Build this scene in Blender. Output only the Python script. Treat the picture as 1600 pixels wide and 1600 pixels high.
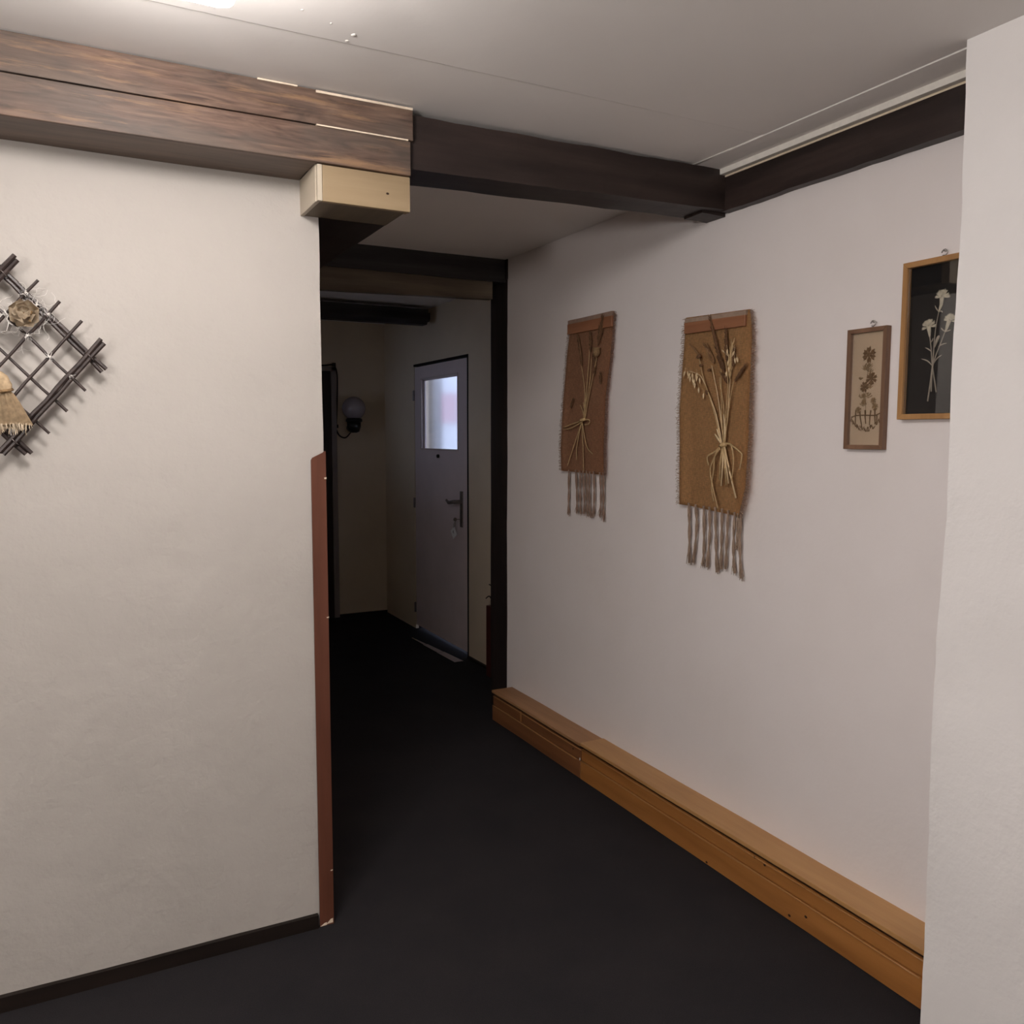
import bpy, bmesh, math, random
from mathutils import Vector, Matrix, noise
random.seed(7)
for o in list(bpy.data.objects): bpy.data.objects.remove(o)
SC = bpy.context.scene
COL = SC.collection

# ------------------------------------------------------------------ camera
cam = bpy.data.cameras.new('camera'); camo = bpy.data.objects.new('camera', cam); COL.objects.link(camo)
cam.sensor_width = 36; cam.sensor_height = 36; cam.lens = 29.746; cam.clip_start = 0.02
r_ = Vector((0.88738488, -0.46102327, 0.00236835)); u_ = Vector((0.03998174, 0.08207319, 0.99582401)); f_ = Vector((0.45929242, 0.88358448, -0.09126302))
camo.matrix_world = Matrix(((r_.x, u_.x, -f_.x, 0), (r_.y, u_.y, -f_.y, 0), (r_.z, u_.z, -f_.z, 1.5), (0, 0, 0, 1)))
SC.camera = camo
# ------------------------------------------------------------------ world: pale bluish daylight outside
w = bpy.data.worlds.new('daylight'); SC.world = w; w.use_nodes = True
w.node_tree.nodes['Background'].inputs[0].default_value = (0.60, 0.70, 0.95, 1)
w.node_tree.nodes['Background'].inputs[1].default_value = 3.2
# ------------------------------------------------------------------ exposure, lamp power
SC.view_settings.view_transform = 'Standard'; SC.view_settings.look = 'None'
SC.view_settings.gamma = 1; SC.view_settings.use_curve_mapping = False
SC.view_settings.exposure = 0.0
LAMP_MAIN = 52.0      # emission of the diffuser seen at the top of the frame
LAMP_FILL = 92.0   # emission of the added fill globe, unseen left of the camera
GX, GY, GZ = -1.5, -.25, 1.74   # where that globe hangs
LAMP_COLOR = (1.0, 0.95, 0.915)

# ------------------------------------------------------------------ materials
def mat(name, base=(.5, .5, .5), rough=.6, spec=.3):
    m = bpy.data.materials.new(name); m.use_nodes = True
    b = m.node_tree.nodes['Principled BSDF']
    b.inputs['Base Color'].default_value = (*base, 1); b.inputs['Roughness'].default_value = rough
    b.inputs['Specular IOR Level'].default_value = spec
    return m, m.node_tree, b
def N(nt, t, **kw):
    n = nt.nodes.new(t)
    for k, v in kw.items():
        if k in n.inputs: n.inputs[k].default_value = v
        else: setattr(n, k, v)
    return n
def coords(nt, scale=(1, 1, 1), rot=(0, 0, 0)):
    g = N(nt, 'ShaderNodeNewGeometry'); mp = N(nt, 'ShaderNodeMapping')
    mp.inputs['Scale'].default_value = scale; mp.inputs['Rotation'].default_value = rot
    nt.links.new(g.outputs['Position'], mp.inputs['Vector']); return mp.outputs[0]
def ramp(nt, fac, stops):
    r = N(nt, 'ShaderNodeValToRGB'); e = r.color_ramp.elements
    while len(e) < len(stops): e.new(.5)
    for i, (p, c) in enumerate(stops): e[i].position = p; e[i].color = (*c, 1)
    nt.links.new(fac, r.inputs[0]); return r.outputs[0]
def mixc(nt, fac, a, b, mode='MIX'):
    m = N(nt, 'ShaderNodeMix', data_type='RGBA', blend_type=mode)
    for s, v in ((m.inputs[0], fac), (m.inputs[6], a), (m.inputs[7], b)):
        if hasattr(v, 'is_linked'): nt.links.new(v, s)
        elif isinstance(v, tuple): s.default_value = (*v, 1)
        else: s.default_value = v
    return m.outputs[2]
def bump(nt, b, h, strength=.3, dist=.01, prev=None):
    bp = N(nt, 'ShaderNodeBump'); bp.inputs['Strength'].default_value = strength; bp.inputs['Distance'].default_value = dist
    nt.links.new(h, bp.inputs['Height'])
    if prev: nt.links.new(prev, bp.inputs['Normal'])
    nt.links.new(bp.outputs[0], b.inputs['Normal']); return bp.outputs[0]
def noisen(nt, vec, scale, detail=4, rough=.55):
    n = N(nt, 'ShaderNodeTexNoise'); n.inputs['Scale'].default_value = scale; n.inputs['Detail'].default_value = detail
    n.inputs['Roughness'].default_value = rough; nt.links.new(vec, n.inputs['Vector']); return n.outputs[0]
def plaster(name, c, c2, bs=.35):
    m, nt, b = mat(name, c, .82, .2)
    v = coords(nt)
    col = ramp(nt, noisen(nt, v, 1.7, 6), [(.3, c2), (.65, c)])
    nt.links.new(col, b.inputs['Base Color'])
    b1 = bump(nt, b, noisen(nt, v, 5, 5, .6), bs, .012)
    b2 = bump(nt, b, noisen(nt, v, 38, 4, .6), bs * .6, .0028, b1)
    return m
def wood(name, dark, mid, light, along, rough=.5, spec=.35, scale=1.0, patch=None, gloss=0):
    """grain stretched along an axis, darker knots, optional worn patches of raw wood"""
    m, nt, b = mat(name, mid, rough, spec)
    s = [26 * scale] * 3; s[along] = 1.6 * scale
    v = coords(nt, tuple(s)); n1 = noisen(nt, v, 1, 7, .62)
    s2 = [7 * scale] * 3; s2[along] = 1.0 * scale
    v2 = coords(nt, tuple(s2)); wv = N(nt, 'ShaderNodeTexNoise'); wv.inputs['Scale'].default_value = 1; wv.inputs['Detail'].default_value = 3
    wv.inputs['Distortion'].default_value = 1.6
    nt.links.new(v2, wv.inputs['Vector'])
    c1 = ramp(nt, n1, [(.32, dark), (.5, mid), (.72, light)])
    c2 = ramp(nt, wv.outputs[0], [(.35, dark), (.55, mid), (.75, light)])
    c = mixc(nt, .45, c1, c2)
    if patch:
        pv = coords(nt, (1.0, 3, 3)); pf = ramp(nt, noisen(nt, pv, 2.2, 5), [(.50, (0, 0, 0)), (.68, (1, 1, 1))])
        pc = mixc(nt, n1, patch, light)
        fm = N(nt, 'ShaderNodeMath', operation='MULTIPLY'); nt.links.new(pf, fm.inputs[0]); fm.inputs[1].default_value = .75
        c = mixc(nt, fm.outputs[0], c, pc)
    nt.links.new(c, b.inputs['Base Color'])
    bump(nt, b, n1, .25, .002)
    return m
def plain(name, c, rough=.6, spec=.3, var=.12, sc=40):
    m, nt, b = mat(name, c, rough, spec)
    d = tuple(x * (1 - var) for x in c); l = tuple(min(1, x * (1 + var)) for x in c)
    nt.links.new(ramp(nt, noisen(nt, coords(nt), sc, 3), [(.3, d), (.7, l)]), b.inputs['Base Color'])
    return m
M = {}
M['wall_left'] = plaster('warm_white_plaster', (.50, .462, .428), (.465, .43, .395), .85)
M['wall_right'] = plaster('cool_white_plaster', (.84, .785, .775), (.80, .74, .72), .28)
M['wall_near'] = plaster('rough_white_plaster', (.88, .85, .84), (.85, .815, .80), .7)
M['wall_back'] = plaster('ochre_white_plaster', (.80, .68, .52), (.72, .60, .46), .3)
M['ceiling'] = plaster('ceiling_paint', (.90, .86, .83), (.86, .82, .79), .12)
M['caulk'] = plain('ceiling_caulk', (.80, .76, .71), .7, .2, .05)
M['moulding'] = plain('white_moulding', (.80, .76, .70), .5, .3, .05)
def carpet():
    m, nt, b = mat('black_carpet', (.012, .011, .013), .95, .15)
    v = coords(nt); n = noisen(nt, v, 420, 2, .7); n2 = noisen(nt, v, 3, 4)
    c = ramp(nt, n, [(.3, (.014, .013, .015)), (.7, (.042, .038, .041))])
    c = mixc(nt, .5, c, ramp(nt, n2, [(.3, (.019, .018, .021)), (.7, (.034, .030, .032))]))
    nt.links.new(c, b.inputs['Base Color']); bump(nt, b, n, .8, .004)
    return m
M['carpet'] = carpet()
def cladding():
    m, nt, b = mat('smoked_pine_cladding', (0.169, 0.110, 0.076), .52, .28)
    v = coords(nt, (3.0, 105, 105)); g = noisen(nt, v, 1, 5, .6)
    sw = N(nt, 'ShaderNodeTexNoise'); sw.inputs['Scale'].default_value = 1; sw.inputs['Detail'].default_value = 5; sw.inputs['Distortion'].default_value = 2.6
    nt.links.new(coords(nt, (4.5, 30, 30)), sw.inputs['Vector'])
    base = mixc(nt, .55, ramp(nt, g, [(.34, (0.051, 0.031, 0.023)), (.5, (0.123, 0.074, 0.054)), (.70, (0.195, 0.127, 0.091))]), ramp(nt, sw.outputs[0], [(.36, (0.055, 0.033, 0.026)), (.5, (0.127, 0.078, 0.058)), (.66, (0.202, 0.131, 0.093))]))
    smoke = ramp(nt, noisen(nt, coords(nt, (2.4, 6, 6)), 1, 4), [(.44, (0, 0, 0)), (.60, (1, 1, 1))])
    f1 = N(nt, 'ShaderNodeMath', operation='MULTIPLY'); nt.links.new(smoke, f1.inputs[0]); f1.inputs[1].default_value = .62
    c = mixc(nt, f1.outputs[0], base, (0.083, 0.068, 0.058))
    worn = ramp(nt, noisen(nt, coords(nt, (2.0, 22, 22)), 1, 6, .7), [(.55, (0, 0, 0)), (.66, (1, 1, 1))])
    f2 = N(nt, 'ShaderNodeMath', operation='MULTIPLY'); nt.links.new(worn, f2.inputs[0]); f2.inputs[1].default_value = .7
    c = mixc(nt, f2.outputs[0], c, (0.287, 0.173, 0.097))
    nt.links.new(c, b.inputs['Base Color']); bump(nt, b, g, .35, .002); return m
M['cladding'] = cladding()
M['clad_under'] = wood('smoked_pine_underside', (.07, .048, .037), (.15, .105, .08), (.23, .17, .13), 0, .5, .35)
M['raw_edge'] = plain('raw_wood_edge', (.72, .60, .47), .6, .2)
M['beam_x'] = wood('black_brown_timber_x', (.016, .0105, .0095), (.032, .021, .0185), (.06, .04, .034), 0, .5, .35)
M['beam_y'] = wood('black_brown_timber_y', (.014, .009, .008), (.030, .019, .017), (.06, .038, .032), 1, .45, .35)
M['post'] = wood('black_brown_timber_z', (.012, .009, .009), (.022, .016, .015), (.04, .028, .026), 2, .5, .3)
M['beam_back'] = wood('grey_black_timber', (.020, .018, .019), (.040, .035, .036), (.07, .062, .060), 0, .5, .35)
M['lintel'] = wood('brown_lintel', (.09, .068, .05), (.16, .125, .09), (.24, .185, .13), 0, .6, .25)
M['ply'] = wood('pale_plywood', (.255, .185, .108), (.315, .23, .138), (.38, .285, .175), 0, .55, .3, .7)
M['ply_side'] = wood('pale_plywood_side', (.42, .36, .28), (.49, .42, .33), (.56, .49, .39), 1, .55, .3, .7)
M['corner'] = wood('red_brown_varnished_strip', (.085, .029, .017), (.135, .048, .028), (.185, .070, .042), 2, .4, .4, .8)
M['skirt'] = wood('dark_skirting', (.007, .004, .003), (.013, .008, .006), (.020, .012, .009), 0, .55, .3)
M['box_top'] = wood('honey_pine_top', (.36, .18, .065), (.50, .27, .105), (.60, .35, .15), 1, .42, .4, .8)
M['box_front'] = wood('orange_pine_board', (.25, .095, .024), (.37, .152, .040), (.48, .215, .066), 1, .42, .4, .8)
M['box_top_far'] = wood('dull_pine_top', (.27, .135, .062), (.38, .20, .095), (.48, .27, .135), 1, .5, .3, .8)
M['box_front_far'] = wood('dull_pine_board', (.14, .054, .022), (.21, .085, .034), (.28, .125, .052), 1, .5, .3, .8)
M['bead'] = wood('pine_bead', (.30, .135, .045), (.40, .19, .065), (.50, .26, .10), 1, .35, .5, .8)
M['ply_shade'] = wood('shaded_plywood_underside', (.10, .075, .05), (.15, .115, .078), (.20, .155, .105), 1, .6, .25)  # darker plywood copy, the shade under the box put into its colour
M['knot'] = plain('dark_knot_gap_shade', (.03, .012, .006), .5)
def burlap(name, a, b_):
    m, nt, b = mat(name, a, .95, .1)
    v = coords(nt)
    w1 = N(nt, 'ShaderNodeTexWave', bands_direction='Y'); w1.inputs['Scale'].default_value = 190; w1.inputs['Distortion'].default_value = 1.2; nt.links.new(v, w1.inputs['Vector'])
    w2 = N(nt, 'ShaderNodeTexWave', bands_direction='Z'); w2.inputs['Scale'].default_value = 190; w2.inputs['Distortion'].default_value = 1.2; nt.links.new(v, w2.inputs['Vector'])
    ad = N(nt, 'ShaderNodeMath', operation='ADD'); nt.links.new(w1.outputs['Fac'], ad.inputs[0]); nt.links.new(w2.outputs['Fac'], ad.inputs[1])
    n = noisen(nt, v, 260, 2); n2 = noisen(nt, v, 9, 4)
    c = mixc(nt, .5, ramp(nt, n, [(.3, a), (.7, b_)]), ramp(nt, n2, [(.3, a), (.7, b_)]))
    th = noisen(nt, coords(nt, (20, 60, 480)), 1, 3); tv = noisen(nt, coords(nt, (20, 480, 60)), 1, 3)
    c = mixc(nt, .38, c, ramp(nt, th, [(.35, tuple(q * .55 for q in a)), (.65, tuple(min(1, q * 1.25) for q in b_))]))
    c = mixc(nt, .33, c, ramp(nt, tv, [(.35, tuple(q * .55 for q in a)), (.65, tuple(min(1, q * 1.25) for q in b_))]))
    nt.links.new(c, b.inputs['Base Color']); bump(nt, b, ad.outputs[0], .5, .0015)
    return m
M['burlap'] = burlap('tan_burlap', (.60, .33, .145), (.80, .47, .225))
M['burlap_dark'] = burlap('brown_burlap', (.50, .255, .145), (.68, .37, .22))
M['fray'] = plain('burlap_threads', (.34, .245, .185), .9, .1)
M['fray_dark'] = plain('brown_burlap_threads', (.29, .195, .15), .9, .1)
M['batten'] = wood('red_brown_batten', (.24, .10, .05), (.33, .145, .075), (.42, .20, .11), 1, .5, .3)
M['straw'] = plain('dry_straw', (.50, .34, .17), .55, .35, .2, 60)
M['straw_pale'] = plain('pale_straw', (.72, .54, .32), .5, .4, .12, 60)
M['ear_dark'] = plain('dark_dried_ear', (.15, .078, .040), .8, .2, .3, 200)
M['ear_brown'] = plain('brown_dried_ear', (.27, .15, .075), .8, .2, .3, 200)
M['frame_gold'] = wood('honey_frame', (.30, .15, .055), (.42, .22, .085), (.52, .30, .13), 2, .4, .4)
M['frame_brown'] = wood('brown_frame', (.14, .075, .045), (.21, .115, .07), (.28, .16, .10), 2, .4, .4)
M['black_card'] = plain('black_card', (.010, .009, .009), .8, .2, .1)
M['cream_card'] = plain('cream_card', (.58, .44, .31), .85, .2, .06, 8)
M['petal_white'] = plain('dried_white_petal', (.56, .50, .39), .8, .2, .18, 120)
M['stem_grey'] = plain('dried_grey_stem', (.36, .31, .25), .8, .2, .15)
M['petal_brown'] = plain('dried_brown_petal', (.15, .08, .035), .85, .15, .25, 150)
M['sprig_brown'] = plain('dried_brown_sprig', (.26, .165, .085), .85, .15, .25, 150)
def glass(name, rough, tint=(1, 1, 1)):
    m, nt, b = mat(name, tint, rough, .5)
    b.inputs['Transmission Weight'].default_value = 1; b.inputs['IOR'].default_value = 1.45
    return m
def thinglass():
    m = bpy.data.materials.new('picture_glass'); m.use_nodes = True; nt = m.node_tree; nt.nodes.clear()
    o = N(nt, 'ShaderNodeOutputMaterial'); t = N(nt, 'ShaderNodeBsdfTransparent'); g = N(nt, 'ShaderNodeBsdfGlossy')
    g.inputs['Roughness'].default_value = .02; f = N(nt, 'ShaderNodeFresnel'); f.inputs[0].default_value = 1.5
    mx = N(nt, 'ShaderNodeMixShader'); nt.links.new(f.outputs[0], mx.inputs[0]); nt.links.new(t.outputs[0], mx.inputs[1]); nt.links.new(g.outputs[0], mx.inputs[2])
    nt.links.new(mx.outputs[0], o.inputs[0]); return m
M['glass'] = thinglass()
M['frosted'] = glass('frosted_pane', .10, (.93, .96, 1))
M['metal'] = plain('steel', (.45, .43, .41), .35, .5); M['metal'].node_tree.nodes['Principled BSDF'].inputs['Metallic'].default_value = 1
M['metal_dark'] = plain('dark_metal', (.24, .21, .20), .4, .5); M['metal_dark'].node_tree.nodes['Principled BSDF'].inputs['Metallic'].default_value = .7
M['strip'] = plain('light_streak_metal', (.85, .85, .88), .12, .5, .05); M['strip'].node_tree.nodes['Principled BSDF'].inputs['Metallic'].default_value = 1
M['door_paint'] = plain('lilac_white_door_paint', (.78, .67, .67), .45, .4, .05, 3)
M['door_bead'] = plain('pink_white_bead', (.66, .56, .54), .45, .4, .05)
M['door_gap'] = plain('dark_door_rebate', (.012, .007, .006), .7, .2)
M['door_dark'] = wood('dark_brown_door', (.02, .012, .01), (.035, .02, .016), (.05, .03, .024), 2, .5, .3)
M['door_case'] = plain('painted_casing', (.30, .26, .24), .5, .3, .05, 6)
M['tag'] = plain('white_tag', (.95, .94, .93), .5, .3, .03)
M['ink'] = plain('dark_ink', (.02, .02, .02), .6, .2, .0)
M['globe'] = plain('opal_globe', (.38, .33, .345), .18, .5, .02)
M['black_plastic'] = plain('black_plastic', (.015, .014, .014), .35, .4, .1)
M['cable'] = plain('dark_cable', (.05, .035, .03), .6, .3)
M['rod'] = wood('black_brown_rod', (.018, .011, .010), (.038, .024, .021), (.075, .05, .042), 0, .4, .45, 3)
M['tan'] = plain('raffia_cloth', (.47, .345, .215), .85, .15, .22, 90)
M['tan_pale'] = plain('pale_raffia', (.58, .47, .34), .8, .2, .15, 90)
M['fibre'] = plain('white_angel_hair', (.80, .76, .72), .6, .3, .05)
M['red_dark'] = plain('dark_red_lacquer', (.09, .018, .014), .5, .4, .15)
M['outside_wall'] = plain('outside_render', (.56, .55, .56), .9, .1, .04, 2)
M['outside_red'] = plain('outside_red_panel', (.50, .32, .34), .9, .1, .04, 2)
M['outside_ground'] = plain('outside_ground', (.05, .05, .055), .9, .1, .2, 5)
def emis(name, c, s):
    m = bpy.data.materials.new(name); m.use_nodes = True; b = m.node_tree.nodes['Principled BSDF']
    b.inputs['Base Color'].default_value = (.9, .9, .9, 1); b.inputs['Emission Color'].default_value = (*c, 1); b.inputs['Emission Strength'].default_value = s
    return m
M['lamp_main'] = emis('lit_diffuser', LAMP_COLOR, LAMP_MAIN)
M['lamp_fill'] = emis('lit_fill_globe', LAMP_COLOR, LAMP_FILL)
M['lamp_body'] = plain('white_lamp_housing', (.85, .84, .82), .4, .4, .03)

# ------------------------------------------------------------------ mesh helpers (world metres; the parent's place is subtracted)
def thing(name, loc, label, cat, group=None):
    o = bpy.data.objects.new(name, None); COL.objects.link(o); o.location = loc; o.empty_display_size = .05
    o['label'] = label; o['category'] = cat
    if group: o['group'] = group
    return o
def wloc(o):
    v = Vector((0, 0, 0))
    while o: v += o.location; o = o.parent
    return v
def obj(name, bm, m, parent=None, smooth=False, label=None, kind=None, cat=None, origin=None):
    me = bpy.data.meshes.new(name)
    off = wloc(parent) if parent else Vector((0, 0, 0))
    ori = Vector(origin) if origin is not None else off
    for v in bm.verts: v.co -= ori
    bmesh.ops.recalc_face_normals(bm, faces=bm.faces)
    bm.to_mesh(me); bm.free()
    for mm in (m if isinstance(m, list) else [m]): me.materials.append(mm)
    if smooth:
        for p in me.polygons: p.use_smooth = True
    o = bpy.data.objects.new(name, me); COL.objects.link(o)
    if parent: o.parent = parent
    o.location = ori - off
    if label: o['label'] = label
    if cat: o['category'] = cat
    if kind: o['kind'] = kind
    return o
def box(bm, lo, hi, bev=0, mi=0):
    lo, hi = Vector(lo), Vector(hi)
    r = bmesh.ops.create_cube(bm, size=1, matrix=Matrix.Translation((lo + hi) / 2) @ Matrix.Diagonal((*(hi - lo), 1)))
    if bev:
        es = list({e for v in r['verts'] for e in v.link_edges})
        bmesh.ops.bevel(bm, geom=es, offset=bev, segments=2, affect='EDGES', profile=.6)
    if mi:
        for f in bm.faces:
            if f.material_index == 0 and all(lo.x - 1e-4 <= v.co.x <= hi.x + 1e-4 and lo.y - 1e-4 <= v.co.y <= hi.y + 1e-4 and lo.z - 1e-4 <= v.co.z <= hi.z + 1e-4 for v in f.verts): f.material_index = mi
    return bm
def B(lo, hi, bev=0): return box(bmesh.new(), lo, hi, bev)
def prism(bm, pts, vec):
    """polygon of 3-D points pulled along vec"""
    vec = Vector(vec); a = [bm.verts.new(p) for p in pts]; b = [bm.verts.new(Vector(p) + vec) for p in pts]
    bm.faces.new(a); bm.faces.new(b[::-1]); n = len(a)
    for i in range(n): bm.faces.new((a[i], b[i], b[(i + 1) % n], a[(i + 1) % n]))
    return bm
def fr(v): return noise.noise_vector(v)
def lump_box(lo, hi, step, amp, freq=3.0, bev=0.0, amp2=0, freq2=12):
    """closed box cut into a grid and pushed about by noise: hand-made plaster or hewn timber"""
    lo, hi = Vector(lo), Vector(hi); n = [max(1, int(round((hi[i] - lo[i]) / step))) for i in range(3)]
    bm = bmesh.new(); cache = {}
    def vt(i, j, k):
        key = (i, j, k)
        if key not in cache:
            p = Vector((lo.x + (hi.x - lo.x) * i / n[0], lo.y + (hi.y - lo.y) * j / n[1], lo.z + (hi.z - lo.z) * k / n[2]))
            d = fr(p * freq) * amp
            if amp2: d += fr(p * freq2 + Vector((9, 4, 2))) * amp2
            cache[key] = bm.verts.new(p + d)
        return cache[key]
    for ax in range(3):
        a, b = (ax + 1) % 3, (ax + 2) % 3
        for side in (0, n[ax]):
            for i in range(n[a]):
                for j in range(n[b]):
                    q = []
                    for di, dj in ((0, 0), (1, 0), (1, 1), (0, 1)):
                        idx = [0, 0, 0]; idx[ax] = side; idx[a] = i + di; idx[b] = j + dj; q.append(vt(*idx))
                    bm.faces.new(q)
    return bm
def tube(bm, pts, r, seg=5, r1=None, flat=None):
    """tapering tube along points; r may be a list"""
    pts = [Vector(p) for p in pts]; n = len(pts)
    rs = r if isinstance(r, list) else [r + ((r1 if r1 is not None else r) - r) * i / max(1, n - 1) for i in range(n)]
    rings = []; up = Vector((.31, .52, .79)).normalized()
    for i, p in enumerate(pts):
        t = (pts[min(i + 1, n - 1)] - pts[max(i - 1, 0)])
        if t.length < 1e-9: t = Vector((0, 0, 1))
        t.normalize(); a = t.cross(up)
        if a.length < .05: a = t.cross(Vector((1, 0, 0)))
        a.normalize(); b = t.cross(a)
        ring = []
        for k in range(seg):
            th = 2 * math.pi * k / seg; d = a * math.cos(th) * rs[i] + b * math.sin(th) * rs[i]
            if flat is not None: d = Vector((d.x * flat[0], d.y * flat[1], d.z * flat[2]))
            ring.append(bm.verts.new(p + d))
        rings.append(ring)
    for i in range(n - 1):
        for k in range(seg):
            bm.faces.new((rings[i][k], rings[i][(k + 1) % seg], rings[i + 1][(k + 1) % seg], rings[i + 1][k]))
    if seg > 2: bm.faces.new(rings[0][::-1]); bm.faces.new(rings[-1])
    return bm
def smooth_path(pts, k=4):
    pts = [Vector(p) for p in pts]; out = []
    for i in range(len(pts) - 1):
        p0 = pts[max(i - 1, 0)]; p1 = pts[i]; p2 = pts[i + 1]; p3 = pts[min(i + 2, len(pts) - 1)]
        for j in range(k):
            t = j / k
            out.append(.5 * ((2 * p1) + (p2 - p0) * t + (2 * p0 - 5 * p1 + 4 * p2 - p3) * t * t + (3 * p1 - p0 - 3 * p2 + p3) * t ** 3))
    out.append(pts[-1]); return out
def lathe(bm, prof, c, seg=24, axis='z'):
    c = Vector(c); rings = []
    for r, h in prof:
        ring = []
        for k in range(seg):
            a = 2 * math.pi * k / seg
            v = Vector((r * math.cos(a), r * math.sin(a), h)) if axis == 'z' else (Vector((h, r * math.cos(a), r * math.sin(a))) if axis == 'x' else Vector((r * math.cos(a), h, r * math.sin(a))))
            ring.append(bm.verts.new(c + v))
        rings.append(ring)
    for i in range(len(rings) - 1):
        for k in range(seg): bm.faces.new((rings[i][k], rings[i][(k + 1) % seg], rings[i + 1][(k + 1) % seg], rings[i + 1][k]))
    bm.faces.new(rings[0][::-1]); bm.faces.new(rings[-1]); return bm
def lerp_tab(tab, z):
    """tab: list of (value, z) with falling z"""
    if z >= tab[0][1]: return tab[0][0]
    for (a, za), (b, zb) in zip(tab, tab[1:]):
        if z >= zb: return a + (b - a) * (za - z) / (za - zb)
    return tab[-1][0]

# ================================================================== THE SETTING
ZC = 2.392          # ceiling height
# floor
obj('floor', B((-3.55, -1.8, -.12), (2.5, 6.9, 0)), M['carpet'], kind='structure')
# ceiling: a slab with two boards and a narrow strip fixed under it, joints left open
cl = obj('ceiling', B((-3.55, -1.8, ZC + .010), (2.5, 6.95, ZC + .14)), M['ceiling'], kind='structure')
def board(x0, x1, y0, y1, z=ZC):
    obj('ceiling_board', lump_box((x0, y0, z), (x1, y1, ZC + .012), .35, .0016, 2.0), M['ceiling'], cl)
board(-3.5, 1.868, -1.79, .55); board(-3.5, 1.868, .553, 1.977); board(-3.5, 1.868, 1.981, 2.46, ZC + .0015)
board(1.871, 2.15, -1.79, 2.30, ZC - .003)
board(.45, 2.49, 2.44, 4.05, ZC + .004); board(.45, 2.49, 4.05, 6.9, ZC + .006)
bm = bmesh.new(); tube(bm, [(1.869, 2.305, ZC - .001), (1.870, 2.16, ZC - .001), (1.872, 2.00, ZC - .001)], [.0075, .006, .003], 8, flat=(1, 1, .35))
obj('caulk_bead', bm, M['caulk'], cl, True)
bm = bmesh.new(); tube(bm, [(1.871, 1.98, ZC - .001), (1.873, 1.5, ZC - .002), (1.875, .8, ZC - .001)], [.0015, .0012, .0012], 6, flat=(1, 1, .4))
obj('caulk_bead', bm, M['ceiling'], cl, True)
for x, y, rr in ((.595, 1.965, .0045), (.60, 1.93, .006), (.54, 1.90, .003), (.47, 1.87, .0035), (1.45, 1.30, .005)):
    bm = bmesh.new(); bmesh.ops.create_icosphere(bm, subdivisions=2, radius=rr, matrix=Matrix.Translation((x, y, ZC)) @ Matrix.Diagonal((1, 1.3, .35, 1)))
    obj('plaster_lump', bm, M['caulk'], cl, True)

def slab(name, lo, hi, m, step=.12, amp=.003, freq=2.2, amp2=.0012, freq2=11):
    return obj(name, lump_box(lo, hi, step, amp, freq, 0, amp2, freq2), m, kind='structure', smooth=True)
def flatshade(o, deg=50):
    me = o.data
    bm = bmesh.new(); bm.from_mesh(me)
    for e in bm.edges:
        if len(e.link_faces) == 2 and e.calc_face_angle(0) > math.radians(deg): e.smooth = False
    bm.to_mesh(me); bm.free(); return o
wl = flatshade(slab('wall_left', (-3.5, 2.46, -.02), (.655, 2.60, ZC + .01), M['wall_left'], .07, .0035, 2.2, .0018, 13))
flatshade(slab('wall_right', (2.03, 1.15, -.02), (2.17, 3.960, ZC + .01), M['wall_right'], .08, .004, 2.0, .0012, 10))
# rough pier close to the camera on the right
pier = lump_box((1.84, -1.75, -.02), (2.30, 1.305, ZC + .01), .06, .010, 2.4, 0, .0035, 11)
flatshade(obj('wall_near', pier, M['wall_near'], kind='structure', smooth=True))
bm = bmesh.new()
for lo, hi in (((.50, 2.62, -.02), (.655, 5.20, ZC + .01)), ((.50, 5.80, -.02), (.655, 6.80, ZC + .01)), ((.50, 5.20, -.02), (.655, 5.80, 1.30)), ((.50, 5.20, 1.87), (.655, 5.80, ZC + .01))):
    t = lump_box(lo, hi, .3, .002, 2.2); me = bpy.data.meshes.new('tmp'); t.to_mesh(me); t.free(); bm.from_mesh(me); bpy.data.meshes.remove(me)
flatshade(obj('wall_passage_left', bm, M['wall_back'], kind='structure', smooth=True))
w1 = bmesh.new()
for lo, hi in (((.56, 5.195, 1.295), (.60, 5.235, 1.875)), ((.56, 5.765, 1.295), (.60, 5.805, 1.875)), ((.56, 5.235, 1.295), (.60, 5.765, 1.335)), ((.56, 5.235, 1.835), (.60, 5.765, 1.875))): box(w1, lo, hi)
w1 = obj('fill_window_1', w1, M['door_case'], kind='structure'); obj('pane', B((.578, 5.23, 1.33), (.582, 5.77, 1.84)), M['glass'], w1)  # unseen window added to let sky light into the dark passage
flatshade(slab('wall_far', (.45, 6.75, -.02), (2.5, 6.88, ZC + .01), M['wall_back'], .15))
# passage right wall, split round the door opening; return wall behind the post
DY0, DY1, DZ = 5.095, 6.075, 2.015
bm = bmesh.new()
for lo, hi in (((2.32, 4.10, -.02), (2.44, DY0, ZC + .01)), ((2.32, DY1, -.02), (2.44, 6.76, ZC + .01)), ((2.32, DY0, DZ), (2.44, DY1, ZC + .01)), ((2.165, 4.02, -.02), (2.44, 4.14, ZC + .01))):
    t = lump_box(lo, hi, .14, .002, 2.2); me = bpy.data.meshes.new('tmp'); t.to_mesh(me); t.free(); bm.from_mesh(me); bpy.data.meshes.remove(me)
flatshade(obj('wall_passage_right', bm, M['wall_back'], kind='structure', smooth=True))
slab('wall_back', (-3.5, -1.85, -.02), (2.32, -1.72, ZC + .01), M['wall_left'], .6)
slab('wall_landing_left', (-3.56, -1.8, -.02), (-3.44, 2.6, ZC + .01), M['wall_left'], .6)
# skirting under the left wall
obj('baseboard_left', lump_box((-3.44, 2.445, 0), (.612, 2.462, .041), .12, .0012, 6), M['skirt'], kind='structure')
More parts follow.
